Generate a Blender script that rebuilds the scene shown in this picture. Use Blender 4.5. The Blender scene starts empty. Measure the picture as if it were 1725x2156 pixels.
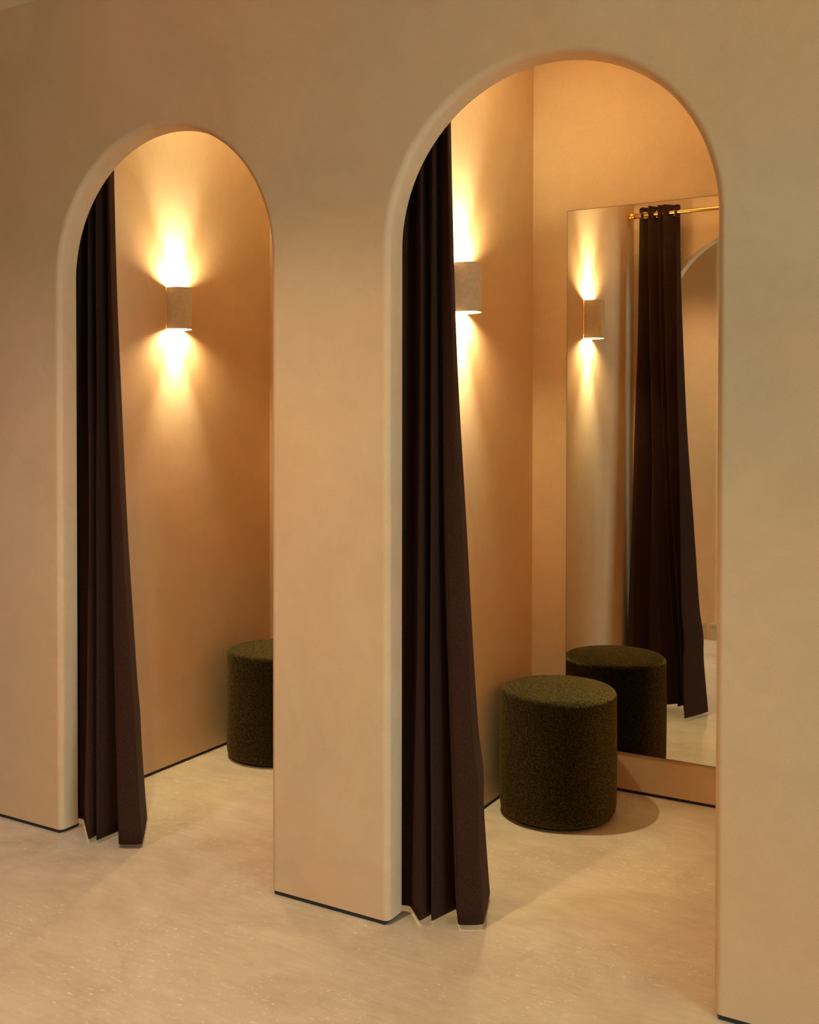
import bpy, bmesh, math, random
from mathutils import Vector, Matrix
random.seed(4)
S = bpy.context.scene
C = S.collection
PI = math.pi

# ------------------------------------------------------------------ camera
YAW, PITCH, ROLL, FPX, PY = 0.5237, -0.0155, 0.0012, 2196.0, 928.3
cam_d = bpy.data.cameras.new('camera')
cam = bpy.data.objects.new('camera', cam_d); C.objects.link(cam)
fw = Vector((-math.sin(YAW)*math.cos(PITCH), math.cos(YAW)*math.cos(PITCH), math.sin(PITCH)))
rt = Vector((math.cos(YAW), math.sin(YAW), 0)); up = rt.cross(fw)
r2 = rt*math.cos(ROLL)+up*math.sin(ROLL); u2 = up*math.cos(ROLL)-rt*math.sin(ROLL)
M = Matrix.Identity(4)
for i in range(3):
    M[i][0], M[i][1], M[i][2] = r2[i], u2[i], -fw[i]
M[0][3], M[1][3], M[2][3] = 0.0, -2.5603, 1.45
cam.matrix_world = M
cam_d.sensor_fit = 'HORIZONTAL'; cam_d.sensor_width = 36.0
cam_d.lens = FPX*36.0/1725.0
cam_d.shift_y = -(1078.0-PY)/1725.0
cam_d.clip_start = 0.05
S.camera = cam

# ------------------------------------------------------------------ world, exposure, lights
S.view_settings.view_transform = 'Standard'
S.view_settings.look = 'None'
S.view_settings.gamma = 1.0
S.view_settings.exposure = 0.0
S.view_settings.use_curve_mapping = False
S.cycles.use_denoising = True
try:
    S.cycles.denoiser = 'OPENIMAGEDENOISE'
except Exception:
    pass
S.cycles.max_bounces = 12
S.cycles.diffuse_bounces = 7
S.cycles.use_adaptive_sampling = True
S.cycles.adaptive_threshold = 0.04
S.cycles.glossy_bounces = 5
S.cycles.sample_clamp_indirect = 12.0
S.cycles.caustics_reflective = True
S.cycles.blur_glossy = 0.5
W = bpy.data.worlds.new('world'); S.world = W
W.use_nodes = True
W.node_tree.nodes['Background'].inputs['Color'].default_value = (0.75, 0.85, 0.8, 1)
W.node_tree.nodes['Background'].inputs['Strength'].default_value = 0.0

def area(name, loc, aim, sx, sy, watts, col, spread=PI):
    d = bpy.data.lights.new(name, 'AREA'); d.shape = 'RECTANGLE'; d.size = sx; d.size_y = sy
    d.energy = watts; d.color = col; d.spread = spread
    o = bpy.data.objects.new(name, d); C.objects.link(o); o.location = loc
    o.rotation_euler = (Vector(aim)-Vector(loc)).to_track_quat('-Z', 'Y').to_euler()
    return o
def spot(name, loc, aim, watts, col, ang=1.6, blend=0.6, rad=0.05):
    d = bpy.data.lights.new(name, 'SPOT'); d.energy = watts; d.color = col
    d.spot_size = ang; d.spot_blend = blend; d.shadow_soft_size = rad
    o = bpy.data.objects.new(name, d); C.objects.link(o); o.location = loc
    o.rotation_euler = (Vector(aim)-Vector(loc)).to_track_quat('-Z', 'Y').to_euler()
    return o
# daylight through the shopfront window on the right, and warm ceiling lamps of the shop
K_DAY, K_WL, K_WM, K_BM, K_SC = 0.98, 0.44, 1.15, 4.2, 1.4
C_DAY, C_WL, C_WM, C_BM, C_SC = (0.571, 0.898, 1.0), (0.705, 0.773, 1.0), (1.0, 0.791, 0.522), (1.0, 0.964, 0.643), (1.0, 0.807, 0.414)
area('window_daylight', (5.35, -3.2, 1.55), (-2.0, -0.5, 1.2), 2.6, 2.4, 200*K_DAY, C_DAY)
spot('shop_downlight', (-3.0, -1.10, 2.90), (-3.0, -0.85, 0), 100*K_WL, C_WL, 1.75, 1.0, 0.06)
spot('shop_downlight', (-1.8, -1.15, 2.90), (-1.85, -0.85, 0), 100*K_WM, C_WM, 1.8, 1.0, 0.06)

# ------------------------------------------------------------------ fitted layout (metres)
T = 0.0808                      # thickness of the arched wall
XC1, XC2, RA, ZS = -2.4362, -1.0841, 0.4636, 1.962
A1, A2, BK = -3.0654, -1.7099, 1.4138
B1R, B2R = -1.807, -0.458
CEIL = 2.955
GAP = 0.013

# ------------------------------------------------------------------ materials
def mat(name):
    m = bpy.data.materials.new(name); m.use_nodes = True
    nt = m.node_tree; b = nt.nodes['Principled BSDF']
    return m, nt, b
def N(nt, t, **kw):
    n = nt.nodes.new(t)
    for k, v in kw.items():
        if k in n.inputs: n.inputs[k].default_value = v
        else: setattr(n, k, v)
    return n
def L(nt, a, b): nt.links.new(a, b)
def ramp(nt, src, stops):
    r = nt.nodes.new('ShaderNodeValToRGB')
    e = r.color_ramp.elements
    while len(e) < len(stops): e.new(0.5)
    for k, (p, c) in enumerate(stops):
        e[k].position = p; e[k].color = (*c, 1) if len(c) == 3 else c
    L(nt, src, r.inputs['Fac']); return r
def mix(nt, fac, a, b, mode='MIX'):
    m = nt.nodes.new('ShaderNodeMix'); m.data_type = 'RGBA'; m.blend_type = mode
    if isinstance(fac, float): m.inputs[0].default_value = fac
    else: L(nt, fac, m.inputs[0])
    for k, v in ((6, a), (7, b)):
        if isinstance(v, tuple): m.inputs[k].default_value = (*v, 1)
        else: L(nt, v, m.inputs[k])
    return m.outputs[2]

def plaster(name, base, dark, light, bump=0.25):
    m, nt, b = mat(name)
    tc = N(nt, 'ShaderNodeTexCoord')
    co = tc.outputs['Object']
    n1 = N(nt, 'ShaderNodeTexNoise', Scale=1.7, Detail=9.0, Roughness=0.68, Distortion=0.9); L(nt, co, n1.inputs['Vector'])
    n2 = N(nt, 'ShaderNodeTexNoise', Scale=9.0, Detail=8.0, Roughness=0.7, Distortion=1.6); L(nt, co, n2.inputs['Vector'])
    n3 = N(nt, 'ShaderNodeTexNoise', Scale=260.0, Detail=4.0, Roughness=0.7); L(nt, co, n3.inputs['Vector'])
    r1 = ramp(nt, n1.outputs['Fac'], [(0.32, dark), (0.52, base), (0.72, light)])
    r2_ = ramp(nt, n2.outputs['Fac'], [(0.35, (0.975, 0.972, 0.97)), (0.65, (1.02, 1.02, 1.02))])
    c = mix(nt, 1.0, r1.outputs['Color'], r2_.outputs['Color'], 'MULTIPLY')
    r3 = ramp(nt, n3.outputs['Fac'], [(0.3, (0.94, 0.94, 0.94)), (0.7, (1.05, 1.05, 1.05))])
    c = mix(nt, 1.0, c, r3.outputs['Color'], 'MULTIPLY')
    nh = N(nt, 'ShaderNodeTexNoise', Scale=1.15, Detail=3.0, Roughness=0.5); L(nt, co, nh.inputs['Vector'])
    rh = ramp(nt, nh.outputs['Fac'], [(0.36, (1.055, 0.985, 0.95)), (0.64, (0.94, 1.01, 1.04))])
    c = mix(nt, 1.0, c, rh.outputs['Color'], 'MULTIPLY')
    L(nt, c, b.inputs['Base Color'])
    b.inputs['Roughness'].default_value = 0.72
    b.inputs['Specular IOR Level'].default_value = 0.25
    # trowel texture: long soft undulations and a fine grain
    mp = N(nt, 'ShaderNodeMapping'); mp.inputs['Scale'].default_value = (9, 9, 4); L(nt, co, mp.inputs['Vector'])
    n4 = N(nt, 'ShaderNodeTexNoise', Scale=1.6, Detail=7.0, Roughness=0.65, Distortion=1.2); L(nt, mp.outputs['Vector'], n4.inputs['Vector'])
    n5 = N(nt, 'ShaderNodeTexNoise', Scale=120.0, Detail=5.0, Roughness=0.6); L(nt, co, n5.inputs['Vector'])
    bp = N(nt, 'ShaderNodeBump', Strength=bump, Distance=0.003); L(nt, n4.outputs['Fac'], bp.inputs['Height'])
    bp2 = N(nt, 'ShaderNodeBump', Strength=bump*0.6, Distance=0.0009); L(nt, n5.outputs['Fac'], bp2.inputs['Height'])
    L(nt, bp.outputs['Normal'], bp2.inputs['Normal']); L(nt, bp2.outputs['Normal'], b.inputs['Normal'])
    return m
M_wall = plaster('limewash_plaster', (0.75, 0.515, 0.31), (0.70, 0.472, 0.278), (0.79, 0.55, 0.338))
M_ceil = plaster('ceiling_paint', (0.86, 0.74, 0.56), (0.84, 0.72, 0.54), (0.88, 0.76, 0.58), 0.1)

def floor_mat():
    m, nt, b = mat('microcement_floor')
    tc = N(nt, 'ShaderNodeTexCoord'); co = tc.outputs['Object']
    n1 = N(nt, 'ShaderNodeTexNoise', Scale=2.6, Detail=7.0, Roughness=0.62, Distortion=1.4); L(nt, co, n1.inputs['Vector'])
    r1 = ramp(nt, n1.outputs['Fac'], [(0.3, (0.60, 0.46, 0.315)), (0.5, (0.69, 0.545, 0.38)), (0.72, (0.75, 0.61, 0.44))])
    # trowel strokes running one way
    mp = N(nt, 'ShaderNodeMapping'); mp.inputs['Rotation'].default_value = (0, 0, 0.5); mp.inputs['Scale'].default_value = (5, 22, 1); L(nt, co, mp.inputs['Vector'])
    n2 = N(nt, 'ShaderNodeTexNoise', Scale=1.5, Detail=8.0, Roughness=0.72, Distortion=1.0); L(nt, mp.outputs['Vector'], n2.inputs['Vector'])
    r2_ = ramp(nt, n2.outputs['Fac'], [(0.32, (0.91, 0.90, 0.88)), (0.68, (1.07, 1.07, 1.07))])
    c = mix(nt, 1.0, r1.outputs['Color'], r2_.outputs['Color'], 'MULTIPLY')
    # pale scuffs, gathered in worn areas: fine stretched flecks, two directions
    wear = N(nt, 'ShaderNodeTexNoise', Scale=2.3, Detail=3.0); L(nt, co, wear.inputs['Vector'])
    wr = ramp(nt, wear.outputs['Fac'], [(0.40, (0, 0, 0)), (0.58, (1, 1, 1))])
    for rot, sc, lo in ((0.9, (34, 110, 1), 0.675), (-0.5, (26, 140, 1), 0.69), (0.25, (75, 75, 1), 0.69), (1.9, (20, 120, 1), 0.70)):
        mp = N(nt, 'ShaderNodeMapping'); mp.inputs['Rotation'].default_value = (0, 0, rot); mp.inputs['Scale'].default_value = sc; L(nt, co, mp.inputs['Vector'])
        nn = N(nt, 'ShaderNodeTexNoise', Scale=1.0, Detail=2.5, Roughness=0.55); L(nt, mp.outputs['Vector'], nn.inputs['Vector'])
        rr = ramp(nt, nn.outputs['Fac'], [(lo-0.03, (0, 0, 0)), (lo+0.03, (0.8, 0.8, 0.8))])
        f = mix(nt, 1.0, rr.outputs['Color'], wr.outputs['Color'], 'MULTIPLY')
        c = mix(nt, f, c, (0.93, 0.84, 0.74))
    L(nt, c, b.inputs['Base Color'])
    rg = ramp(nt, n2.outputs['Fac'], [(0.3, (0.46,)*3), (0.7, (0.58,)*3)])
    L(nt, rg.outputs['Color'], b.inputs['Roughness'])
    b.inputs['Specular IOR Level'].default_value = 0.3
    bp = N(nt, 'ShaderNodeBump', Strength=0.15, Distance=0.003); L(nt, n2.outputs['Fac'], bp.inputs['Height'])
    L(nt, bp.outputs['Normal'], b.inputs['Normal'])
    return m
M_floor = floor_mat()

def simple(name, col, rough, metal=0.0, spec=0.5):
    m, nt, b = mat(name)
    tc = N(nt, 'ShaderNodeTexCoord')
    n = N(nt, 'ShaderNodeTexNoise', Scale=60.0, Detail=4.0); L(nt, tc.outputs['Object'], n.inputs['Vector'])
    k = 0.93
    r = ramp(nt, n.outputs['Fac'], [(0.3, tuple(v*k for v in col)), (0.7, tuple(min(1, v/k) for v in col))])
    L(nt, r.outputs['Color'], b.inputs['Base Color'])
    b.inputs['Roughness'].default_value = rough; b.inputs['Metallic'].default_value = metal
    b.inputs['Specular IOR Level'].default_value = spec
    return m
M_gap = simple('dark_joint', (0.035, 0.03, 0.025), 0.9)
M_skirt = simple('painted_skirting', (0.62, 0.50, 0.34), 0.6)
M_ceramic = simple('white_ceramic', (0.72, 0.61, 0.48), 0.55, 0, 0.35)
M_brass = simple('polished_brass', (0.86, 0.52, 0.18), 0.16, 1.0)
M_eyelet = simple('dark_metal_eyelet', (0.10, 0.06, 0.04), 0.35, 1.0)
M_edge = simple('mirror_edge', (0.06, 0.035, 0.02), 0.35)
M_base = simple('black_plastic_foot', (0.01, 0.008, 0.007), 0.7)

def glassmirror():
    m, nt, b = mat('mirror_silver')
    b.inputs['Metallic'].default_value = 1.0
    tc = N(nt, 'ShaderNodeTexCoord')
    n = N(nt, 'ShaderNodeTexNoise', Scale=5.0, Detail=5.0); L(nt, tc.outputs['Object'], n.inputs['Vector'])
    r = ramp(nt, n.outputs['Fac'], [(0.3, (0.80, 0.80, 0.74)), (0.7, (0.84, 0.84, 0.78))])
    L(nt, r.outputs['Color'], b.inputs['Base Color'])
    b.inputs['Roughness'].default_value = 0.0
    return m
M_mirror = glassmirror()

def cloth(name, dark, light, su, sheen=0.3, scol=(1, 1, 1), bump=0.4, twill=True):
    m, nt, b = mat(name)
    tc = N(nt, 'ShaderNodeTexCoord'); co = tc.outputs['Object']
    n = N(nt, 'ShaderNodeTexNoise', Scale=su, Detail=5.0, Roughness=0.75); L(nt, co, n.inputs['Vector'])
    r = ramp(nt, n.outputs['Fac'], [(0.40, dark), (0.62, light)])
    L(nt, r.outputs['Color'], b.inputs['Base Color'])
    b.inputs['Roughness'].default_value = 0.95
    b.inputs['Specular IOR Level'].default_value = 0.08
    b.inputs['Sheen Weight'].default_value = sheen
    b.inputs['Sheen Tint'].default_value = (*scol, 1)
    b.inputs['Sheen Roughness'].default_value = 0.45 if sheen < 0.5 else 0.44
    if sheen > 0.5:        # the pile catches the light in tufts
        rs = ramp(nt, n.outputs['Fac'], [(0.42, (sheen*0.25,)*3), (0.62, (min(1.0, sheen*1.25),)*3)])
        L(nt, rs.outputs['Color'], b.inputs['Sheen Weight'])
    bp = N(nt, 'ShaderNodeBump', Strength=min(bump, 1.0), Distance=0.0025 if bump > 0.9 else 0.0015)
    if twill:
        w = N(nt, 'ShaderNodeTexWave', Scale=170.0, Distortion=2.0, Detail=2.0)
        w.bands_direction = 'DIAGONAL'; L(nt, co, w.inputs['Vector'])
        h = mix(nt, 0.5, n.outputs['Color'], w.outputs['Color'])
        L(nt, h, bp.inputs['Height'])
    else:
        L(nt, n.outputs['Fac'], bp.inputs['Height'])
    L(nt, bp.outputs['Normal'], b.inputs['Normal'])
    return m
M_curtain = cloth('brown_curtain_cloth', (0.036, 0.0138, 0.0080), (0.053, 0.0215, 0.0125), 160, 0.05, (1, .6, .45), 0.25)
M_pouf = cloth('olive_wool_cloth', (0.0010, 0.0007, 0.0003), (0.026, 0.0165, 0.004), 180, 0.68, (1.0, .76, .25), 1.0)

def emit(name, col, st):
    m, nt, b = mat(name)
    b.inputs['Base Color'].default_value = (0.9, 0.8, 0.7, 1)
    b.inputs['Emission Color'].default_value = (*col, 1)
    b.inputs['Emission Strength'].default_value = st
    return m
M_bulb = emit('warm_bulb', tuple(C_SC), 60.0*K_SC)

# ------------------------------------------------------------------ helpers
def obj(name, bm, m, parent=None, smooth=False, auto=None, loc=None):
    me = bpy.data.meshes.new(name); bm.normal_update(); bm.to_mesh(me); bm.free()
    me.materials.append(m)
    if smooth:
        for p in me.polygons: p.use_smooth = True
        if auto is not None:
            try: me.set_sharp_from_angle(angle=auto)
            except Exception: pass
    o = bpy.data.objects.new(name, me); C.objects.link(o)
    if parent: o.parent = parent
    if loc: o.location = loc
    return o
def struct(name, bm, m, parent=None, smooth=False, auto=None):
    o = obj(name, bm, m, parent, smooth, auto)
    if parent is None: o['kind'] = 'structure'
    return o
def box(bm, x0, x1, y0, y1, z0, z1):
    v = [bm.verts.new(p) for p in ((x0,y0,z0),(x1,y0,z0),(x1,y1,z0),(x0,y1,z0),(x0,y0,z1),(x1,y0,z1),(x1,y1,z1),(x0,y1,z1))]
    for f in ((3,2,1,0),(4,5,6,7),(0,1,5,4),(1,2,6,5),(2,3,7,6),(3,0,4,7)): bm.faces.new([v[i] for i in f])
def thing(name, label, cat, loc, group=None, rotz=0):
    o = bpy.data.objects.new(name, None); C.objects.link(o); o.location = loc; o.rotation_euler = (0, 0, rotz)
    o.empty_display_size = 0.1
    o['label'] = label; o['category'] = cat
    if group: o['group'] = group
    return o
def lathe(bm, prof, seg=64, cap=True):
    rings = []
    for r, z in prof:
        rings.append([bm.verts.new((r*math.cos(2*PI*k/seg), r*math.sin(2*PI*k/seg), z)) for k in range(seg)])
    for a, b in zip(rings, rings[1:]):
        for k in range(seg): bm.faces.new((a[k], a[(k+1) % seg], b[(k+1) % seg], b[k]))
    if cap:
        bm.faces.new(list(reversed(rings[0]))); bm.faces.new(rings[-1])
def tube_x(bm, prof, y=0, z=0, seg=32):
    """solid of revolution about an axis parallel to x; prof = [(x, r)]"""
    rings = []
    for x, r in prof:
        rings.append([bm.verts.new((x, y+r*math.cos(2*PI*k/seg), z+r*math.sin(2*PI*k/seg))) for k in range(seg)])
    for a, b in zip(rings, rings[1:]):
        for k in range(seg): bm.faces.new((a[k], a[(k+1) % seg], b[(k+1) % seg], b[k]))
    bm.faces.new(list(reversed(rings[0]))); bm.faces.new(rings[-1])

# ------------------------------------------------------------------ room shell
XL, XR, YB = -6.0, 5.5, -5.5
bm = bmesh.new(); box(bm, XL-0.2, XR+0.2, YB-0.2, BK+0.2, -0.12, 0.0)
struct('floor', bm, M_floor)
bm = bmesh.new(); box(bm, XL-0.2, XR+0.2, YB-0.2, BK+0.2, CEIL, CEIL+0.1)
struct('ceiling', bm, M_ceil)

# arched wall: planar faces, one rounded edge strip around each opening
def arched_wall():
    bm = bmesh.new()
    rr, rb = 0.020, 0.006
    H = CEIL
    NS = 72
    arcs = (XC1, XC2)
    def plane(y, off, flip):
        R = RA+off
        xs = [XL]
        for xc in arcs: xs += [xc-R, xc+R]
        xs.append(XR)
        def quad(p):
            v = [bm.verts.new((a, y, c)) for a, c in p]
            f = bm.faces.new(v if not flip else list(reversed(v)))
        for i in range(0, len(xs), 2):
            quad([(xs[i], GAP), (xs[i+1], GAP), (xs[i+1], H), (xs[i], H)])
        for xc in arcs:
            for k in range(NS):
                a0 = PI-PI*k/NS; a1 = PI-PI*(k+1)/NS
                p0 = (xc+R*math.cos(a0), ZS+R*math.sin(a0)); p1 = (xc+R*math.cos(a1), ZS+R*math.sin(a1))
                quad([p0, p1, (p1[0], H), (p0[0], H)])
    plane(0.0, rr, False)
    plane(T, rb, True)
    prof = []
    K = 12
    for k in range(K+1):
        a = PI/2*k/K
        prof.append((rr-rr*math.sin(a), rr-rr*math.cos(a)))
    for k in range(7):
        a = PI/2*k/6
        prof.append((rb-rb*math.cos(a), T-rb+rb*math.sin(a)))
    for xc in arcs:
        rows = []
        for off, y in prof:
            R = RA+off
            pts = [(xc-R, GAP)] + [(xc-R, GAP+(ZS-GAP)*j/8) for j in range(1, 8)]
            pts += [(xc+R*math.cos(PI-PI*k/NS), ZS+R*math.sin(PI-PI*k/NS)) for k in range(NS+1)]
            pts += [(xc+R, GAP+(ZS-GAP)*j/8) for j in range(7, -1, -1)]
            rows.append([bm.verts.new((x, y, z)) for x, z in pts])
        for a, b in zip(rows, rows[1:]):
            for k in range(len(a)-1):
                f = bm.faces.new((a[k], a[k+1], b[k+1], b[k])); f.smooth = True
    return bm
bm = arched_wall()
me = bpy.data.meshes.new('wall_front'); bm.to_mesh(me); bm.free(); me.materials.append(M_wall)
wf = bpy.data.objects.new('wall_front', me); C.objects.link(wf); wf['kind'] = 'structure'

# recessed dark joint under the arched wall
bm = bmesh.new()
ins = 0.009
for x0, x1 in ((XL, XC1-RA), (XC1+RA, XC2-RA), (XC2+RA, XR)):
    e0 = 0 if x0 == XL else ins+0.004; e1 = 0 if x1 == XR else ins+0.004
    box(bm, x0+e0, x1-e1, ins*0.4, T-ins, 0.0, GAP+0.001)
struct('baseboard_front', bm, M_gap)

def slab(name, x0, x1, y0, y1, m=M_wall, z0=GAP, z1=CEIL):
    bm = bmesh.new(); box(bm, x0, x1, y0, y1, z0, z1); return struct(name, bm, m)
slab('wall_rear', XL, XR, BK, BK+0.12)
slab('wall_booth_left', A1-0.10, A1, T, BK)
slab('wall_booth_divider', B1R, A2, T, BK)
slab('wall_booth_right', B2R, B2R+0.10, T, BK)
bm = bmesh.new()
g = 0.006
box(bm, XL, XR, BK+g, BK+0.11, 0, GAP+0.001)
struct('baseboard_rear', bm, M_gap)
for nm, x0, x1 in (('baseboard_left', A1-0.10, A1), ('baseboard_middle', B1R, A2), ('baseboard_right', B2R, B2R+0.10)):
    bm = bmesh.new(); box(bm, x0+g, x1-g, T, BK, 0, GAP+0.001); struct(nm, bm, M_gap)

# the shop in front of the booths (seen in the mirror): a wall with a rounded end and a skirting
YO, XO = -1.723, -1.690
bm = bmesh.new()
RO = 0.05
pts = [(XL, YO), (XO-RO, YO)]
pts = [(XL, YO)] + [(XO-RO+RO*math.sin(PI/2*k/10), YO-RO+RO*math.cos(PI/2*k/10)) for k in range(11)] + [(XO, YO-0.20), (XL, YO-0.20)]
lo = [bm.verts.new((x, y, 0)) for x, y in pts]; hi = [bm.verts.new((x, y, CEIL)) for x, y in pts]
n = len(pts)
for k in range(n):
    j = (k+1) % n
    bm.faces.new((lo[j], lo[k], hi[k], hi[j]))
struct('wall_opposite', bm, M_wall, None, True, 0.6)
def skirting(bm, x0, x1):
    box(bm, x0, x1, YO, YO+0.010, 0, 0.100)
    box(bm, x0, x1, YO, YO+0.016, 0.100, 0.113)
bm = bmesh.new(); skirting(bm, XL, -1.782); skirting(bm, -1.748, XO-0.012)
struct('baseboard_opposite', bm, M_skirt)
slab('wall_left', XL-0.12, XL, YB, BK, z0=0)
slab('wall_back', XL, XR, YB-0.12, YB, z0=0)
# right-hand wall with a shop window
bm = bmesh.new()
wy0, wy1, wz0, wz1 = -4.6, -1.8, 0.3, 2.75
box(bm, XR, XR+0.12, YB, wy0, 0, CEIL); box(bm, XR, XR+0.12, wy1, BK, 0, CEIL)
box(bm, XR, XR+0.12, wy0, wy1, 0, wz0); box(bm, XR, XR+0.12, wy0, wy1, wz1, CEIL)
struct('wall_right', bm, M_wall)
bm = bmesh.new()
for a, b_ in ((wy0, wy0+0.05), (wy1-0.05, wy1), (-3.22, -3.17)): box(bm, XR+0.03, XR+0.08, a, b_, wz0, wz1)
box(bm, XR+0.03, XR+0.08, wy0, wy1, wz0, wz0+0.05); box(bm, XR+0.03, XR+0.08, wy0, wy1, wz1-0.05, wz1)
struct('window_1', bm, M_gap)

# ------------------------------------------------------------------ mirror
MX0, MX1, MZ0, MZ1 = -1.558, -0.610, 0.160, 2.3105
t = thing('wall_mirror', 'tall frameless mirror on the back wall of the right booth, reflecting curtain and pouf', 'mirror', (MX0, BK, MZ0))
bm = bmesh.new()
w_, h_ = MX1-MX0, MZ1-MZ0
v = [bm.verts.new(p) for p in ((0.0012, -0.0061, 0.0012), (w_-0.0012, -0.0061, 0.0012), (w_-0.0012, -0.0061, h_-0.0012), (0.0012, -0.0061, h_-0.0012))]
bm.faces.new(v)
obj('mirror_glass', bm, M_mirror, t)
bm = bmesh.new(); box(bm, 0, w_, -0.006, -0.0005, 0, h_)
o = obj('mirror_back', bm, M_edge, t); o['label'] = 'dark thin edge'

# ------------------------------------------------------------------ wall sconces
SW, SP, SZ0, SZ1, SY = 0.052, 0.078, 1.8498, 2.0235, 0.764
def outline(w, p, seg=36, ex=2.35):
    pts = []
    for k in range(seg+1):
        s = -PI/2+PI*k/seg
        c, sn = math.cos(s), math.sin(s)
        x = p*abs(c)**(2/ex); y = w*(abs(sn)**(2/ex))*(1 if sn >= 0 else -1)
        pts.append((x, y))
    return pts
def sconce(x, y, label):
    t = thing('wall_sconce', label, 'wall lamp', (x, y, SZ0), 'ceramic up-and-down wall lamps')
    h = SZ1-SZ0
    th = 0.004
    bm = bmesh.new()
    out = outline(SW, SP); inn = outline(SW-th, SP-th)
    base = 0.0016
    O0 = [bm.verts.new((a+base, b, 0)) for a, b in out]; O1 = [bm.verts.new((a+base, b, h)) for a, b in out]
    I0 = [bm.verts.new((a+base, b, 0)) for a, b in inn]; I1 = [bm.verts.new((a+base, b, h)) for a, b in inn]
    n = len(out)
    for k in range(n-1):
        bm.faces.new((O0[k], O0[k+1], O1[k+1], O1[k])); bm.faces.new((I0[k+1], I0[k], I1[k], I1[k+1]))
        bm.faces.new((O0[k+1], O0[k], I0[k], I0[k+1])); bm.faces.new((O1[k], O1[k+1], I1[k+1], I1[k]))
    bm.faces.new((O0[0], O1[0], I1[0], I0[0])); bm.faces.new((O0[-1], I0[-1], I1[-1], O1[-1]))
    obj('shade', bm, M_ceramic, t, True, 0.7)
    bm = bmesh.new(); box(bm, 0.0, 0.006, -SW+0.008, SW-0.008, 0.02, h-0.02)
    obj('mounting_plate', bm, M_ceramic, t)
    # two bulbs back to back on a small socket bar
    bm = bmesh.new(); box(bm, 0.005, 0.05, -0.008, 0.008, h/2-0.008, h/2+0.008)
    obj('socket', bm, M_ceramic, t)
    for s in (-1, 1):
        bm = bmesh.new()
        prof = [(0.0005, -0.022), (0.006, -0.021), (0.009, -0.016), (0.009, 0.016), (0.006, 0.021), (0.0005, 0.022)]
        lathe(bm, prof, 20)
        b = obj('bulb', bm, M_bulb, t, True, 0.9, (0.038, 0, h/2+s*0.036))
        b['label'] = 'glowing warm bulb'
        # the beam of each bulb, up and down
        d = bpy.data.lights.new('sconce_glow', 'AREA'); d.shape = 'DISK'; d.size = 0.052; d.energy = (3.6 if s > 0 else 3.0)*K_SC; d.color = C_SC
        l = bpy.data.objects.new('sconce_glow', d); C.objects.link(l)
        l.location = (x+0.047, y, SZ0+h/2+s*(h/2-0.020)); l.rotation_euler = (PI if s > 0 else 0, 0, 0)
        for size, tilt, watts in ([(1.0, 0.02, 22.0), (0.62, 0.33, 110.0)] if s > 0 else [(0.95, -0.04, 20.0)]):
            d = bpy.data.lights.new('sconce_beam', 'SPOT'); d.spot_size = size; d.spot_blend = 1.0
            d.energy = watts*K_BM; d.color = C_BM; d.shadow_soft_size = 0.012
            l = bpy.data.objects.new('sconce_beam', d); C.objects.link(l)
            l.location = (x+0.044, y, SZ0+h/2+s*(h/2-0.040)); l.rotation_euler = (PI if s > 0 else 0, tilt, 0)
    return t
sconce(A1, SY, 'white ceramic wall sconce glowing up and down in the left booth')
sconce(A2, SY, 'white ceramic wall sconce glowing up and down beside the mirror, right booth')

# ------------------------------------------------------------------ poufs
PR, PH = 0.2169, 0.4756
def pouf(x, y, label, rz):
    t = thing('pouf', label, 'stool', (x, y, 0), 'round olive poufs', rz)
    bm = bmesh.new()
    prof = [(PR-0.026, 0.006), (PR-0.012, 0.012), (PR-0.003, 0.026), (PR, 0.05)]
    prof += [(PR+0.0015*math.sin(PI*j/9), 0.05+(PH-0.10)*j/10) for j in range(1, 10)]
    R = 0.024
    prof += [(PR-R+R*math.cos(PI/2*k/8), PH-0.008-R+R*math.sin(PI/2*k/8)) for k in range(0, 9)]
    prof += [(r, PH-0.008+0.008*(1-(r/(PR-R))**2)) for r in [(PR-R)*(1-j/10) for j in range(1, 10)]] + [(0.002, PH)]
    lathe(bm, prof, 96)
    obj('upholstery', bm, M_pouf, t, True)
    bm = bmesh.new(); lathe(bm, [(PR-0.03, 0.0), (PR-0.03, 0.0075)], 64)
    o = obj('foot_ring', bm, M_base, t); o['label'] = 'black base disc'
    return t
pouf(-2.7975, 1.1131, 'olive fabric cylinder pouf half hidden behind the middle pillar, left booth', 0.4)
pouf(-1.4627, 1.0872, 'olive fabric cylinder pouf standing in front of the mirror, right booth', 0.0)

# ------------------------------------------------------------------ curtain rods
RY, RZ, RR = 0.190, 2.512, 0.0105
def rod(x0, x1, label):
    t = thing('curtain_rod', label, 'curtain rod', (x0, RY, RZ), 'brass tension rods')
    Lr = x1-x0
    bm = bmesh.new(); tube_x(bm, [(0.03, RR), (Lr-0.03, RR)])
    obj('pole', bm, M_brass, t, True, 0.7)
    for s in (0, 1):
        p = [(0.0, 0.018), (0.004, 0.0195), (0.026, 0.0195), (0.030, 0.017), (0.038, 0.017), (0.042, 0.0135), (0.075, 0.0135), (0.076, 0.0108)]
        if s: p = [(Lr-a, r) for a, r in reversed(p)]
        bm = bmesh.new(); tube_x(bm, p)
        obj('end_socket', bm, M_brass, t, True, 0.6)
    return t
rod(A1, B1R, 'brass curtain rod across the left booth, behind the arch')
rod(A2, B2R, 'brass curtain rod across the right booth, seen in the mirror')

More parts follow.
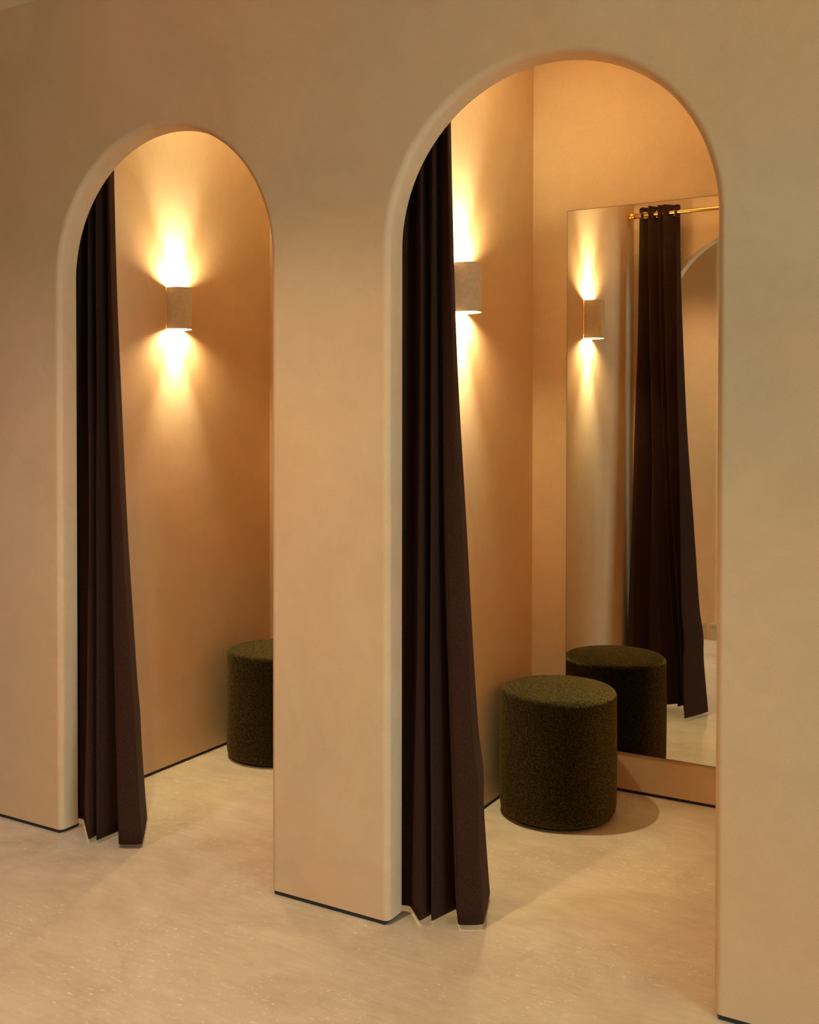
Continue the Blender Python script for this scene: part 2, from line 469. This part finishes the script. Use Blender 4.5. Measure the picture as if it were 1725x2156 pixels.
# ------------------------------------------------------------------ curtains
def catmull(P, n=13):
    Q = []
    m = len(P)
    for i in range(m-1):
        p0 = P[max(i-1, 0)]; p1 = P[i]; p2 = P[i+1]; p3 = P[min(i+2, m-1)]
        for k in range(n):
            u = k/n
            q = []
            for c in range(len(p1)):
                tn = 0.16
                m1 = tn*(p2[c]-p0[c]); m2 = tn*(p3[c]-p1[c])
                q.append((2*u**3-3*u**2+1)*p1[c]+(u**3-2*u**2+u)*m1+(-2*u**3+3*u**2)*p2[c]+(u**3-u**2)*m2)
            Q.append(q)
    Q.append(list(P[-1])); return Q
def curtain(x, top, bot, label, hem, seed, bulge=0.0):
    """top/bot: plan of the folds at the rod and at the hem; hem: height of each point of the hem"""
    t = thing('curtain', label, 'curtain', (x, RY, 0), 'brown eyelet curtains')
    Tt = catmull(top); Bb = catmull([(a, b, h) for (a, b), h in zip(bot, hem)])
    rnd = random.Random(seed)
    ph = [rnd.uniform(0, 6.28) for _ in range(4)]
    ZT = 2.550
    levels = [0.0016*j for j in range(20)]+[0.032+0.968*j/56 for j in range(57)]
    bm = bmesh.new(); G = []
    for lv in levels:
        row = []
        for i, (a, b) in enumerate(zip(Tt, Bb)):
            z1 = b[2]
            z = ZT+(z1-ZT)*lv
            u = (ZT-z)/ZT
            w = max(0, u)**1.6
            X = a[0]+(b[0]-a[0])*w; Y = a[1]+(b[1]-a[1])*w
            s = i/len(Tt)
            k = math.sin(PI*min(1, u*1.05))
            X += 0.0022*k*math.sin(6*u+9*s+ph[0])+0.0012*math.sin(17*u+ph[1]+14*s)*k
            Y += 0.003*k*math.sin(5*u+7*s+ph[2])
            Y -= 0.0016*math.exp(-((z-0.47-0.01*math.sin(9*s))/0.006)**2)
            if s > 0.78: X += bulge*math.exp(-((z-0.40)/0.075)**2)*min(1, (s-0.78)/0.08)
            row.append(bm.verts.new((X-x, Y-RY, z)))
        G.append(row)
    for a, b in zip(G, G[1:]):
        for k in range(len(a)-1):
            q = (a[k], b[k], b[k+1], a[k+1])
            c = sum((v.co for v in q), Vector())/4
            if math.hypot(c.y, c.z-RZ) < 0.0195: continue      # punched hole for the rod
            bm.faces.new(q)
    o = obj('cloth', bm, M_curtain, t, True)
    md = o.modifiers.new('thickness', 'SOLIDIFY'); md.thickness = 0.0028; md.offset = 0
    # eyelets where the folds cross the rod
    for (p, q) in zip(top, top[1:]):
        if (p[1]-RY)*(q[1]-RY) < 0:
            f = (RY-p[1])/(q[1]-p[1]); xx = p[0]+(q[0]-p[0])*f
            d = Vector((q[0]-p[0], q[1]-p[1], 0)).normalized(); nrm = Vector((d.y, -d.x, 0))
            bm = bmesh.new()
            R0, r0, sg = 0.0225, 0.0042, 28
            rings = []
            for k in range(sg):
                a = 2*PI*k/sg
                c = d*math.cos(a)+Vector((0, 0, 1))*math.sin(a)
                rings.append([bm.verts.new(c*(R0+r0*math.cos(b))+nrm*(0.8*r0*math.sin(b))) for b in [2*PI*m/8 for m in range(8)]])
            for k in range(sg):
                A, B = rings[k], rings[(k+1) % sg]
                for m in range(8): bm.faces.new((A[m], B[m], B[(m+1) % 8], A[(m+1) % 8]))
            e = obj('eyelet', bm, M_eyelet, t, True, None, (xx-x, 0, RZ-RZ+2.512))
    return t
top2 = [(-1.652, .170), (-1.630, .205), (-1.576, .148), (-1.590, .224), (-1.525, .145), (-1.542, .224), (-1.486, .145), (-1.515, .224), (-1.483, .193), (-1.447, .165), (-1.456, .200)]
bot2 = [(-1.695, .250), (-1.660, .280), (-1.625, .100), (-1.539, .112), (-1.471, .049), (-1.460, .105), (-1.439, .066), (-1.412, .165), (-1.360, .084), (-1.303, .124), (-1.371, .310)]
curtain(A2, top2, bot2, 'dark brown curtain drawn to the left side of the right arch', [0.016]*11, 3, 0.009)
sh = -1.385
top1 = [(a+sh, b) for a, b in top2]
bot1 = [(-3.050, .240), (-3.025, .270), (-2.975, .105), (-2.905, .108), (-2.751, -.010), (-2.758, .050), (-2.719, -.004), (-2.712, .090), (-2.627, .011), (-2.565, .052), (-2.716, .234)]
curtain(A1, top1, bot1, 'dark brown curtain drawn to the left side of the left arch', [0.016]*11, 8, 0.004)
